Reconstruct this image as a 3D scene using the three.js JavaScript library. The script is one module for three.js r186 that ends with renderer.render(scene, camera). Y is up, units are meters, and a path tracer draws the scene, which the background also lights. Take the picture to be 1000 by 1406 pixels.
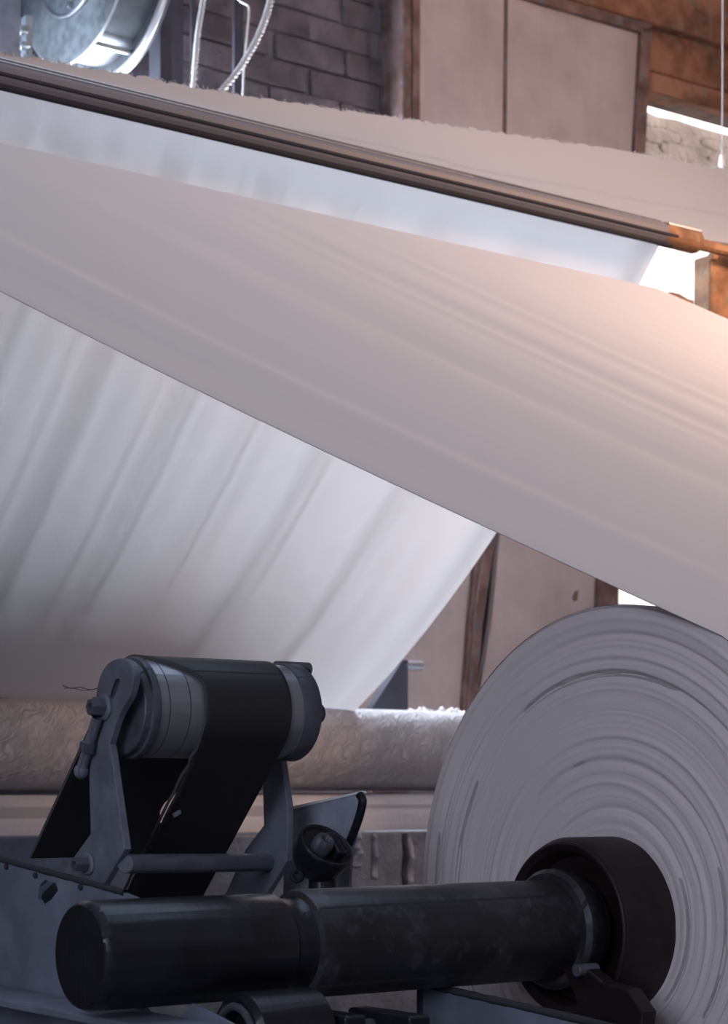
import * as THREE from 'three';
import { mergeGeometries, toCreasedNormals } from 'three/addons/utils/BufferGeometryUtils.js';
import { RoundedBoxGeometry } from 'three/addons/geometries/RoundedBoxGeometry.js';
import { RectAreaLightUniformsLib } from 'three/addons/lights/RectAreaLightUniformsLib.js';

// ---------------------------------------------------------------- camera, sky, lights, exposure
const EYE = 1.3, FOCAL = 2700, HORIZON = 1085;          // eye height in metres; focal length and horizon row for a 1000 x 1406 frame
const scene = new THREE.Scene();
const camera = new THREE.PerspectiveCamera(2 * Math.atan(703 / FOCAL) * 180 / Math.PI, 1000 / 1406, 0.05, 200);
camera.position.set(0, EYE, 0);
camera.setViewOffset(1000, 1406, 0, 703 - HORIZON, 1000, 1406);   // level camera, lens shifted upwards
camera.focus = 3.4; camera.userData.fStop = 9;
scene.add(camera);

const renderer = new THREE.WebGLRenderer({ antialias: true });
renderer.toneMapping = THREE.LinearToneMapping;
renderer.toneMappingExposure = 1.0;
renderer.shadowMap.enabled = true;
RectAreaLightUniformsLib.init();

scene.background = new THREE.Color().setRGB(1, 0.93, 0.86);   // hazy bright sky beyond the doorway
scene.backgroundIntensity = 3.0;

// machine axes: s runs along every roller (right and away), t across them (right and towards the camera), y up
const VPX = 3590, LEN = Math.hypot(VPX, FOCAL), SA = VPX / LEN, CA = FOCAL / LEN, TURN = Math.atan2(FOCAL, VPX);
const W = (s, y, t) => new THREE.Vector3(SA * s + CA * t, y, -CA * s + SA * t);

// added unseen windows that light the hall: [s, y, t] of the middle, size, facing, colour, radiance
const OPENINGS = [
  { name: 'added_window_1', at: [5.2, 3.6, -7.93], w: 2.4, h: 1.8, face: [0, 0, 1], color: [0.80, 0.87, 1.0], power: 44, bars: [4, 3] },
  { name: 'added_window_2', at: [3.4, 6.93, -3.4], w: 3.5, h: 4.0, face: [0, -1, 0], color: [0.58, 0.75, 1.0], power: 0.85, bars: [4, 4] },
  { name: 'added_window_3', at: [-2.93, 2.7, 0.8], w: 3.0, h: 2.0, face: [1, 0, 0], color: [0.74, 0.80, 1.0], power: 4.7, bars: [4, 2] },
  { name: 'added_window_4', at: [2.7, 3.35, -7.93], w: 1.6, h: 1.1, face: [0, 0, 1], color: [0.80, 0.87, 1.0], power: 22, bars: [3, 2] },
];

// ---------------------------------------------------------------- seeded noise
function rng(seed) { let a = seed >>> 0; return () => { a = (a + 0x6D2B79F5) | 0; let t = Math.imul(a ^ (a >>> 15), 1 | a); t = (t + Math.imul(t ^ (t >>> 7), 61 | t)) ^ t; return ((t ^ (t >>> 14)) >>> 0) / 4294967296; }; }
function hash(x, y, k) { let h = Math.imul(x, 374761393) ^ Math.imul(y, 668265263) ^ Math.imul(k, 2147483647 - 19); h = Math.imul(h ^ (h >>> 13), 1274126177); return ((h ^ (h >>> 16)) >>> 0) / 4294967296; }
function vnoise(x, y, px, py, k) {                       // tiling value noise, periods px and py
  const xi = Math.floor(x), yi = Math.floor(y), fx = x - xi, fy = y - yi, u = fx * fx * (3 - 2 * fx), v = fy * fy * (3 - 2 * fy);
  const m = (a, b) => ((a % b) + b) % b;
  const a = hash(m(xi, px), m(yi, py), k), b = hash(m(xi + 1, px), m(yi, py), k), c = hash(m(xi, px), m(yi + 1, py), k), d = hash(m(xi + 1, px), m(yi + 1, py), k);
  return a + (b - a) * u + (c - a) * v + (a - b - c + d) * u * v;
}
const n1 = (x, k = 1) => vnoise(x, 0.5, 4096, 4096, k) * 2 - 1;
const n2 = (x, y, k = 1) => vnoise(x + 1000, y + 1000, 8192, 8192, k) * 2 - 1;
const clamp = (x, a = 0, b = 1) => Math.min(b, Math.max(a, x)), lerp = (a, b, k) => a + (b - a) * k, smooth = (a, b, x) => { const k = clamp((x - a) / (b - a)); return k * k * (3 - 2 * k); };

// ---------------------------------------------------------------- textures and materials
function tex(n, f, srgb = false) {                       // f(u, v) -> number or [r, g, b], 0..1
  const d = new Uint8Array(n * n * 4);
  for (let j = 0; j < n; j++) for (let i = 0; i < n; i++) {
    const c = f(i / n, j / n), a = (j * n + i) * 4;
    for (let k = 0; k < 3; k++) d[a + k] = 255 * clamp(typeof c === 'number' ? c : c[k]);
    d[a + 3] = 255;
  }
  const t = new THREE.DataTexture(d, n, n); t.wrapS = t.wrapT = THREE.RepeatWrapping; t.magFilter = THREE.LinearFilter; t.minFilter = THREE.LinearMipmapLinearFilter; t.generateMipmaps = true;
  if (srgb) t.colorSpace = THREE.SRGBColorSpace;
  t.needsUpdate = true; return t;
}
const fbm = (u, v, f, k, o = 4, ax = 1) => { let s = 0, a = 0.5, w = 0; for (let i = 0; i < o; i++) { s += a * vnoise(u * f * ax, v * f, f * ax, f, k + i); w += a; a *= 0.55; f *= 2; } return s / w; };
const tint = (c, lo, hi, f, k, ax = 1) => tex(256, (u, v) => { const n = lo + (hi - lo) * fbm(u, v, f, k, 5, ax); return c.map(x => x * n); }, true);
const rep = (t, n) => { const c = t.clone(); c.repeat.set(n, n); c.needsUpdate = true; return c; };

const T = {
  fibre: tex(512, (u, v) => 0.5 * fbm(u, v, 32, 3, 4) + 0.5 * fbm(u, v, 64, 9, 2, 2)),
  wrinkle: tex(512, (u, v) => { const w = 0.35 * (fbm(u, v, 4, 77, 3) - 0.5), a = u * 1 + v + w, b = u * 2 - v + w; const r1 = Math.abs(vnoise(a * 48, b * 3, 48, 3, 21) - 0.5), r2 = Math.abs(vnoise(a * 96, b * 6, 96, 6, 22) - 0.5); return Math.pow(clamp(1.5 * r1 + 0.8 * r2), 0.7) * (0.5 + 0.5 * fbm(u, v, 8, 25, 3)) * 1.4; }),
  rough: tex(512, (u, v) => 0.6 * fbm(u, v, 16, 31, 5) + 0.4 * fbm(u, v, 64, 37, 3)),
  scratch: tex(512, (u, v) => 0.5 * fbm(u, v, 8, 41, 5) + 0.5 * vnoise(u * 256, v * 8, 256, 8, 43)),
  plate: tint([0.86, 0.88, 0.92], 0.72, 1.06, 8, 51),
  black: tex(256, (u, v) => { const s = Math.pow(clamp(fbm(u, v, 16, 61, 5) * 2 - 0.95), 1.5); const n = 0.75 + 0.4 * fbm(u, v, 8, 63, 4); return [n * 0.95 + s * 0.35, n * 0.95 + s * 0.35, n + s * 0.35].map(x => x * 0.62); }, true),
  scuff: tex(512, (u, v) => { const s = smooth(0.57, 0.7, fbm(u, v, 4, 161, 6)) * 0.8 + smooth(0.66, 0.74, fbm(u, v, 24, 163, 4)) * 0.6, n = 0.6 + 0.3 * fbm(u, v, 8, 65, 4); return [n * 0.8 + s * 0.3, n * 0.8 + s * 0.28, n * 0.82 + s * 0.28]; }, true),
  brick: tex(512, (u, v) => { const n = 0.62 + 0.55 * fbm(u, v, 8, 71, 6) - 0.25 * Math.pow(fbm(u, v, 32, 73, 3), 3); return [n, n * 0.97, n * 0.98]; }, true),
  board: tex(512, (u, v) => { const n = 0.84 + 0.22 * fbm(u, v, 4, 81, 5) - 0.02 * vnoise(u * 64, v * 2, 64, 2, 83); return [n, n * 0.985, n * 0.97]; }, true),
  rust: tex(256, (u, v) => { const n = 0.55 + 0.7 * fbm(u, v, 8, 91, 5); const p = smooth(0.55, 0.7, fbm(u, v, 16, 93, 4)); return [n, n * lerp(0.95, 1.1, p), n * lerp(0.92, 1.15, p)]; }, true),
  galv: tex(256, (u, v) => { const n = 0.72 + 0.4 * fbm(u, v, 16, 95, 4); return [n * 0.97, n, n]; }, true),
};
const M = {};
const std = (name, o) => (M[name] = new THREE.MeshPhysicalMaterial(o));
const lin = (r, g, b) => new THREE.Color().setRGB(r, g, b);
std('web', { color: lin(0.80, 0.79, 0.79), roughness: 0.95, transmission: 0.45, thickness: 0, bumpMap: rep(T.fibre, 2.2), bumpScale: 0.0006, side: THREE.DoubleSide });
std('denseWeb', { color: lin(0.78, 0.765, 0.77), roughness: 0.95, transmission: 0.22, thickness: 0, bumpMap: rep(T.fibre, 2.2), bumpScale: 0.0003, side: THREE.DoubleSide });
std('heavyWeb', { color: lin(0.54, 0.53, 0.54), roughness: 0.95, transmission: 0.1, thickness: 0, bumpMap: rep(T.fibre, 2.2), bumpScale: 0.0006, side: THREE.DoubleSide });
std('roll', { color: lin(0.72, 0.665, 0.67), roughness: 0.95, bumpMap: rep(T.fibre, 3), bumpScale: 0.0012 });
std('wrinkled', { color: lin(0.48, 0.48, 0.51), roughness: 0.92, bumpMap: rep(T.wrinkle, 3.4), bumpScale: 0.008 });  // white paper toned down in colour to add to the shade
std('smoothPaper', { color: lin(0.48, 0.48, 0.51), roughness: 0.9, bumpMap: rep(T.fibre, 1), bumpScale: 0.002 });  // same white paper, its colour darkened for the shade low down
std('blackSteel', { color: lin(0.075, 0.075, 0.095), map: rep(T.black, 2), roughness: 0.3, metalness: 0.3, bumpMap: rep(T.scratch, 1.5), bumpScale: 0.0003 });
std('sleeveSteel', { color: lin(0.085, 0.082, 0.095), map: rep(T.scuff, 3), roughness: 0.42, metalness: 0.2, bumpMap: rep(T.rough, 3), bumpScale: 0.0008 });
std('chuck', { color: lin(0.075, 0.04, 0.042), map: rep(T.black, 3), roughness: 0.5, metalness: 0.2, bumpMap: rep(T.rough, 4), bumpScale: 0.0006 });
std('socketShade', { color: lin(0.012, 0.012, 0.014), roughness: 0.8 });  // near-black fill painted in for the shade inside bolt sockets
std('belt', { color: lin(0.026, 0.025, 0.03), roughness: 0.5, bumpMap: rep(T.fibre, 4), bumpScale: 0.0005 });
std('beltEdge', { color: lin(0.07, 0.07, 0.075), roughness: 0.85 });
std('steel', { color: lin(0.36, 0.36, 0.40), roughness: 0.33, metalness: 0.6, bumpMap: rep(T.scratch, 5), bumpScale: 0.0002 });
std('flange', { color: lin(0.22, 0.22, 0.25), map: rep(T.plate, 4), roughness: 0.55, metalness: 0.35, bumpMap: rep(T.rough, 5), bumpScale: 0.0008 });
std('greyPaint', { color: lin(0.30, 0.31, 0.35), map: rep(T.plate, 3), roughness: 0.6, metalness: 0.1, bumpMap: rep(T.rough, 4), bumpScale: 0.0006 });
std('guard', { color: lin(0.34, 0.37, 0.43), map: rep(T.plate, 2), roughness: 0.6, metalness: 0.1, bumpMap: rep(T.rough, 3), bumpScale: 0.0006 });
std('edgeDark', { color: lin(0.05, 0.05, 0.06), roughness: 0.95, specularIntensity: 0.3 });
std('barSteel', { color: lin(0.20, 0.20, 0.225), roughness: 0.58, metalness: 0.15, bumpMap: rep(T.scratch, 2), bumpScale: 0.0012 });
std('wire', { color: lin(0.6, 0.6, 0.62), roughness: 0.35, metalness: 0.7 });
std('brick', { color: lin(0.19, 0.185, 0.21), map: rep(T.brick, 1.1), roughness: 0.95, bumpMap: rep(T.rough, 1.2), bumpScale: 0.02 });
std('brickDark', { color: lin(0.17, 0.16, 0.18), map: rep(T.brick, 0.9), roughness: 0.95, bumpMap: rep(T.rough, 1.4), bumpScale: 0.02 });
std('mortar', { color: lin(0.165, 0.155, 0.175), roughness: 0.98, bumpMap: rep(T.rough, 1), bumpScale: 0.015 });
std('plaster', { color: lin(0.36, 0.34, 0.34), map: rep(T.board, 0.6), roughness: 0.95, bumpMap: rep(T.rough, 0.8), bumpScale: 0.008 });
std('floor', { color: lin(0.16, 0.16, 0.17), map: rep(T.brick, 0.7), roughness: 0.85, bumpMap: rep(T.rough, 1), bumpScale: 0.006 });
std('board', { color: lin(0.53, 0.48, 0.50), map: rep(T.board, 0.9), roughness: 0.8, bumpMap: rep(T.rough, 1), bumpScale: 0.002 });
std('frame', { color: lin(0.23, 0.155, 0.145), map: rep(T.rust, 1.2), roughness: 0.75, bumpMap: rep(T.rough, 1), bumpScale: 0.003 });
std('timber', { color: lin(0.22, 0.155, 0.15), map: rep(T.rust, 1.4), roughness: 0.8, bumpMap: rep(T.rough, 1), bumpScale: 0.003 });
std('rust', { color: lin(0.36, 0.19, 0.125), map: rep(T.rust, 1), roughness: 0.85, bumpMap: rep(T.rough, 1), bumpScale: 0.006 });  // brown steel, its colour reddened for the warm flare
std('bracketPaint', { color: lin(0.50, 0.27, 0.14), map: rep(T.rust, 2), roughness: 0.7, bumpMap: rep(T.rough, 2), bumpScale: 0.002 });
std('galv', { color: lin(0.40, 0.415, 0.42), map: rep(T.galv, 2), roughness: 0.42, metalness: 0.35, bumpMap: rep(T.rough, 2), bumpScale: 0.001 });
std('drumSide', { color: lin(0.13, 0.135, 0.155), map: rep(T.galv, 1), roughness: 0.45, metalness: 0.3 });
std('post', { color: lin(0.10, 0.095, 0.11), map: rep(T.plate, 1), roughness: 0.95, specularIntensity: 0.3 });
std('coverPaint', { color: lin(0.58, 0.60, 0.66), map: rep(T.plate, 3), roughness: 0.6 });
std('paleEdge', { color: lin(0.85, 0.85, 0.86), roughness: 0.6 });  // pale colour along the top edge of the cover plate
std('rope', { color: lin(0.5, 0.5, 0.5), roughness: 0.9 });
std('chalk', { color: lin(0.86, 0.85, 0.84), roughness: 0.9 });
std('stone', { color: lin(0.30, 0.26, 0.24), map: rep(T.brick, 0.5), roughness: 0.95, bumpMap: rep(T.rough, 0.5), bumpScale: 0.05 });
std('base', { color: lin(0.19, 0.23, 0.29), map: rep(T.plate, 2), roughness: 0.45, bumpMap: rep(T.rough, 1.6), bumpScale: 0.006 });
std('thread', { color: lin(0.08, 0.08, 0.1), roughness: 0.95 });

// ---------------------------------------------------------------- building helpers, all in machine coordinates (s, y, t)
const used = {};
const numbered = n => { const k = used[n] = (used[n] ?? -1) + 1; return k ? `${n}_${String(k).padStart(3, '0')}` : n; };
const originOf = new WeakMap();
function thing(name, label, category, o, group) {
  const g = new THREE.Group(); g.name = numbered(name); g.position.copy(W(...o)); g.rotation.y = TURN; scene.add(g);
  g.userData = label ? { label, category } : { kind: 'structure' };
  if (group) g.userData.group = group;
  originOf.set(g, o); return g;
}
function metreUV(g) {                                     // box-projected uv in metres; sheets keep their own, in metres too
  if (g.userData.sheet) { const q = g.attributes.uv; for (let i = 0; i < q.count; i++) q.setXY(i, q.getX(i) * g.userData.sheet[0], q.getY(i) * g.userData.sheet[1]); return g; }
  const p = g.attributes.position, n = g.attributes.normal, uv = new Float32Array(p.count * 2);
  for (let i = 0; i < p.count; i++) {
    const a = Math.abs(n.getX(i)), b = Math.abs(n.getY(i)), c = Math.abs(n.getZ(i));
    const [u, v] = a >= b && a >= c ? [p.getZ(i), p.getY(i)] : b >= c ? [p.getX(i), p.getZ(i)] : [p.getX(i), p.getY(i)];
    uv[2 * i] = u; uv[2 * i + 1] = v;
  }
  g.setAttribute('uv', new THREE.BufferAttribute(uv, 2)); return g;
}
const merge = gs => gs.length === 1 ? gs[0] : mergeGeometries(gs.map(g => { const q = g.index ? g.toNonIndexed() : g; for (const k of Object.keys(q.attributes)) if (!['position', 'normal', 'uv'].includes(k)) q.deleteAttribute(k); return q; }));
function part(name, geos, mat, parent, keepUV = false) {
  let g = merge([].concat(geos)); const root = originOf.has(parent) ? parent : parent.parent, o = originOf.get(root);
  if (!keepUV) metreUV(g);
  g.translate(-o[0], -o[1], -o[2]);
  const m = new THREE.Mesh(g, mat); m.name = name; m.castShadow = m.receiveShadow = true; parent.add(m);
  if (!keepUV) m.userData = {};
  return m;
}
const solo = (name, label, category, o, geos, mat, group) => { // a thing that is one mesh
  const g = merge([].concat(geos)); metreUV(g); g.translate(-o[0], -o[1], -o[2]);
  const m = new THREE.Mesh(g, mat); m.name = numbered(name); m.position.copy(W(...o)); m.rotation.y = TURN; m.castShadow = m.receiveShadow = true; scene.add(m);
  m.userData = label ? { label, category } : { kind: 'structure' }; if (group) m.userData.group = group;
  return m;
};
const box = (s0, s1, y0, y1, t0, t1, r = 0) => (r ? new RoundedBoxGeometry(s1 - s0, y1 - y0, t1 - t0, 2, r) : new THREE.BoxGeometry(s1 - s0, y1 - y0, t1 - t0)).translate((s0 + s1) / 2, (y0 + y1) / 2, (t0 + t1) / 2);
// solid of revolution about an axis along s; prof = [[radius, s], ...]
function turned(prof, y, t, seg = 64) { const g = new THREE.LatheGeometry(prof.map(([r, s]) => new THREE.Vector2(Math.max(r, 1e-4), s)), seg); g.rotateZ(-Math.PI / 2); return toCreasedNormals(g, 0.6).translate(0, y, t); }
const cyl = (r, s0, s1, y, t, seg = 48, c = Math.min(r * 0.12, 0.006)) => turned([[0, s0], [r - c, s0], [r, s0 + c], [r, s1 - c], [r - c, s1], [0, s1]], y, t, seg);
const rod = (pts, r, seg = 24, rad = 10) => new THREE.TubeGeometry(new THREE.CatmullRomCurve3(pts.map(p => new THREE.Vector3(...p))), seg, r, rad);
// picture measurements -> machine coordinates on a plane
const Q = px => (px - 500) / FOCAL;
const zT = (px, t) => -t / (SA - CA * Q(px)), sT = (px, t) => { const z = zT(px, t); return z * (CA + SA * Q(px)); }, yT = (px, py, t) => EYE + (HORIZON - py) / FOCAL * zT(px, t);
const tS = (px, s) => s * (CA * Q(px) - SA) / (CA + SA * Q(px)), zS = (px, s) => CA * s - SA * tS(px, s), yS = (px, py, s) => EYE + (HORIZON - py) / FOCAL * zS(px, s);
const at = (px, py, z) => { const x = Q(px) * z; return [SA * x + CA * z, EYE + (HORIZON - py) / FOCAL * z, CA * x - SA * z]; };
function slabT(pts, t, thick, bevel = 0) {                // plate lying along the rollers: front face at t, thickness away from the camera
  const sh = new THREE.Shape(pts.map(([px, py]) => new THREE.Vector2(sT(px, t), yT(px, py, t))));
  return new THREE.ExtrudeGeometry(sh, { depth: thick - 2 * bevel, bevelEnabled: bevel > 0, bevelSize: bevel, bevelThickness: bevel, bevelSegments: 2, bevelOffset: -bevel }).translate(0, 0, t - thick + bevel);
}
function slabS(pts, s, thick, bevel = 0.0015, holes = []) { // plate across the rollers: near face at s
  const v = ([px, py]) => new THREE.Vector2(tS(px, s), yS(px, py, s));
  const sh = new THREE.Shape(pts.map(v));
  for (const h of holes) sh.holes.push(new THREE.Path(h.map(v)));
  const g = new THREE.ExtrudeGeometry(sh, { depth: thick - 2 * bevel, bevelEnabled: bevel > 0, bevelSize: bevel, bevelThickness: bevel, bevelSegments: 2, bevelOffset: -bevel, curveSegments: 16 });
  g.rotateY(-Math.PI / 2); return g.translate(s + thick - bevel, 0, 0);
}
function grid(nu, nv, f, thick = 0) {                     // surface f(u, v) -> [s, y, t], u and v in 0..1; with thickness, closed
  const pos = [], uv = [], idx = [], P = (u, v) => new THREE.Vector3(...f(u, v));
  const layer = sign => { for (let j = 0; j <= nv; j++) for (let i = 0; i <= nu; i++) {
    const u = i / nu, v = j / nv, p = P(u, v);
    if (thick) { const e = 1e-3, d = P(Math.min(1, u + e), v).sub(P(Math.max(0, u - e), v)), q = P(u, Math.min(1, v + e)).sub(P(u, Math.max(0, v - e))); p.addScaledVector(d.cross(q).normalize(), sign * thick / 2); }
    pos.push(p.x, p.y, p.z); uv.push(u, v); } };
  const n = nu + 1, quads = (o, flip) => { for (let j = 0; j < nv; j++) for (let i = 0; i < nu; i++) { const a = o + j * n + i, b = a + 1, c = a + n, d = c + 1; flip ? idx.push(a, c, b, b, c, d) : idx.push(a, b, c, b, d, c); } };
  layer(1); quads(0, false);
  if (thick) {
    const o = n * (nv + 1); layer(-1); quads(o, true);
    const wall = (a, b) => idx.push(a, a + o, b, b, a + o, b + o);
    for (let i = 0; i < nu; i++) { wall(i, i + 1); wall(nv * n + i + 1, nv * n + i); }
    for (let j = 0; j < nv; j++) { wall((j + 1) * n, j * n); wall(j * n + nu, (j + 1) * n + nu); }
  }
  const g = new THREE.BufferGeometry(); g.setAttribute('position', new THREE.Float32BufferAttribute(pos, 3)); g.setAttribute('uv', new THREE.Float32BufferAttribute(uv, 2)); g.setIndex(idx); g.computeVertexNormals();
  return g;
}

// ---------------------------------------------------------------- the hall
const BACK = -8, FRONT = 3, LEFT = -3, RIGHT = 9.1, TOP = 7;
solo('floor', null, null, [4.5, -0.1, -2.5], box(LEFT - 0.25, RIGHT + 0.25, -0.2, 0, BACK - 0.25, FRONT + 0.25), M.floor);
{
  const hole = (s0, s1, y0, y1) => new THREE.Path([[s0, y0], [s1, y0], [s1, y1], [s0, y1]].map(p => new THREE.Vector2(...p)));
  const wallGeo = (len, hs, h = TOP) => { const sh = new THREE.Shape([[0, 0], [len, 0], [len, h], [0, h]].map(p => new THREE.Vector2(...p))); hs.forEach(x => sh.holes.push(hole(...x))); return new THREE.ExtrudeGeometry(sh, { depth: 0.25, bevelEnabled: false }); };
  const doorS0 = sT(846, BACK), doorTop = yT(889, 126, BACK - 0.27);
  const wb = thing('wall_back', null, null, [4.5, 0, BACK]);
  part('wall_core', wallGeo(RIGHT - LEFT, [[7.0, 9.4, 2.7, 4.5], [4.9, 6.5, 2.8, 3.9], [doorS0 - LEFT, 9.05 - LEFT, 0.02, doorTop]]).translate(LEFT, 0, BACK - 0.25), M.mortar, wb);
  // rough masonry blocks, each one laid
  const r = rng(7), bw = 0.42, bh = 0.135;
  for (let row = 0; row < 13; row++) {
    const y = 4.22 + row * bh;
    for (let k = 0; k < 8; k++) {
      const s = 3.55 + k * bw + (row % 2 ? bw / 2 : 0) + (r() - 0.5) * 0.05; if (s + bw > sT(562, BACK) + 0.1) continue;
      const w = bw - 0.006 - r() * 0.006, h = bh - 0.005 - r() * 0.005, d = 0.02 + r() * 0.014;
      const g = new RoundedBoxGeometry(w, h, d, 2, 0.012); const p = g.attributes.position;
      for (let i = 0; i < p.count; i++) if (p.getZ(i) > 0) { const a = p.getX(i) + s, b = p.getY(i) + y; p.setXYZ(i, p.getX(i) + 0.008 * n2(a * 9, b * 9, 5), p.getY(i) + 0.007 * n2(a * 11, b * 9, 6), p.getZ(i) + 0.012 * n2(a * 5, b * 7, 8)); }
      g.computeVertexNormals(); g.rotateZ((r() - 0.5) * 0.02).translate(s + bw / 2, y + bh / 2, BACK + d / 2 - 0.004);
      part('brick', g, r() < 0.5 ? M.brick : M.brickDark, wb);
    }
  }
  solo('wall_front', null, null, [4.5, 0, FRONT], wallGeo(RIGHT - LEFT, []).translate(LEFT, 0, FRONT), M.plaster);
  const side = (hs) => wallGeo(FRONT - BACK, hs).rotateY(-Math.PI / 2);   // x -> t
  solo('wall_left', null, null, [LEFT, 0, -2.5], side([[7.3, 10.3, 1.7, 3.7]]).translate(LEFT, 0, BACK), M.plaster);
  solo('wall_right', null, null, [RIGHT, 0, -2.5], side([]).translate(RIGHT + 0.25, 0, BACK), M.plaster);
  const sh = new THREE.Shape([[LEFT, BACK], [RIGHT, BACK], [RIGHT, FRONT], [LEFT, FRONT]].map(([a, b]) => new THREE.Vector2(a, -b)));
  sh.holes.push(new THREE.Path([[1.65, -5.4], [5.15, -5.4], [5.15, -1.4], [1.65, -1.4]].map(([a, b]) => new THREE.Vector2(a, -b))));
  solo('ceiling', null, null, [4.5, TOP, -2.5], new THREE.ExtrudeGeometry(sh, { depth: 0.25, bevelEnabled: false }).rotateX(-Math.PI / 2).translate(0, TOP, 0), M.plaster);
}
for (const w of OPENINGS) {                               // added glowing panes with bars, and an area light before each
  const t = thing(w.name, null, null, w.at), [s, y, tt] = w.at, f = new THREE.Vector3(...w.face);
  const q = new THREE.Quaternion().setFromUnitVectors(new THREE.Vector3(0, 0, 1), f);
  const put = g => g.applyQuaternion(q).translate(s, y, tt);
  const color = lin(...w.color);
  const pane = new THREE.MeshStandardMaterial({ color: 0x222222, emissive: color, emissiveIntensity: Math.min(w.power, 2), roughness: 0.6 });
  const across = f.x !== 0 ? (w.face[0] ? w.w : w.w) : w.w;
  const sz = new THREE.Vector3(1, 0, 0).applyQuaternion(q);
  const [nx, ny] = w.bars, pw = across / nx, ph = w.h / ny;
  for (let i = 0; i < nx; i++) for (let j = 0; j < ny; j++) part('pane', put(new THREE.BoxGeometry(pw - 0.04, ph - 0.04, 0.02).translate(-across / 2 + (i + 0.5) * pw, -w.h / 2 + (j + 0.5) * ph, -0.1)), pane, t);
  const fr = [];
  for (let i = 0; i <= nx; i++) fr.push(put(new THREE.BoxGeometry(0.045, w.h + 0.045, 0.06).translate(-across / 2 + i * pw, 0, -0.1)));
  for (let j = 0; j <= ny; j++) fr.push(put(new THREE.BoxGeometry(across, 0.045, 0.05).translate(0, -w.h / 2 + j * ph, -0.1)));
  part('window_frame', fr, M.frame, t);
  const L = new THREE.RectAreaLight(color, w.power, across, w.h);
  L.name = w.name + '_light'; L.position.copy(W(s + f.x * 0.02, y + f.y * 0.02, tt + f.z * 0.02));
  const look = W(s + f.x, y + f.y, tt + f.z); scene.add(L); L.lookAt(look);
}

// added warm fill lights shaped as hanging fixtures, unseen at right, to warm the webs
for (const [at0, to, power, label] of [
  [[5.6, 3.65, -2.8], [-1.3, -1.0, -0.85], 86, 'added warm fill light shaped as a high bay fixture hanging lowest, over the broad web'],
  [[7.6, 5.7, -5.3], [-1.0, -0.7, -1.6], 32, 'added warm fill light shaped as a high bay fixture hanging near the reddish brown beam']]) {
  const aim = new THREE.Vector3(...to).normalize(), q = new THREE.Quaternion().setFromUnitVectors(new THREE.Vector3(0, -1, 0), aim);
  const fill_lamp = thing('pendant_lamp', label, 'fill_lamp', at0);
  const put = g => g.applyQuaternion(q).translate(...at0), lathe = p => new THREE.LatheGeometry(p.map(a => new THREE.Vector2(...a)), 40);
  part('reflector', put(lathe([[0.05, 0.26], [0.08, 0.24], [0.20, 0.12], [0.30, 0.0], [0.306, 0.0], [0.206, 0.126], [0.085, 0.25], [0.05, 0.27]])), M.galv, fill_lamp);
  part('glass', put(new THREE.CylinderGeometry(0.285, 0.285, 0.012, 40).translate(0, 0.012, 0)), new THREE.MeshStandardMaterial({ color: 0x332211, emissive: lin(1, 0.62, 0.42), emissiveIntensity: 3 }), fill_lamp);
  part('ballast', put(lathe([[0.001, 0.25], [0.075, 0.25], [0.08, 0.27], [0.08, 0.42], [0.06, 0.45], [0.001, 0.45]])), M.post, fill_lamp);
  part('hanger', rod([[at0[0] - aim.x * 0.44, at0[1] - aim.y * 0.44, at0[2] - aim.z * 0.44], [at0[0] + 0.35, at0[1] + 0.9, at0[2] + 0.12], [at0[0] + 0.36, TOP, at0[2] + 0.12]], 0.012, 24, 8), M.post, fill_lamp);
  const L = new THREE.RectAreaLight(lin(1, 0.62, 0.42), power, 0.5, 0.5); L.name = 'pendant_lamp_light';
  L.position.copy(W(at0[0] + aim.x * 0.02, at0[1] + aim.y * 0.02, at0[2] + aim.z * 0.02)); scene.add(L); L.lookAt(W(at0[0] + aim.x, at0[1] + aim.y, at0[2] + aim.z));
}

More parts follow.
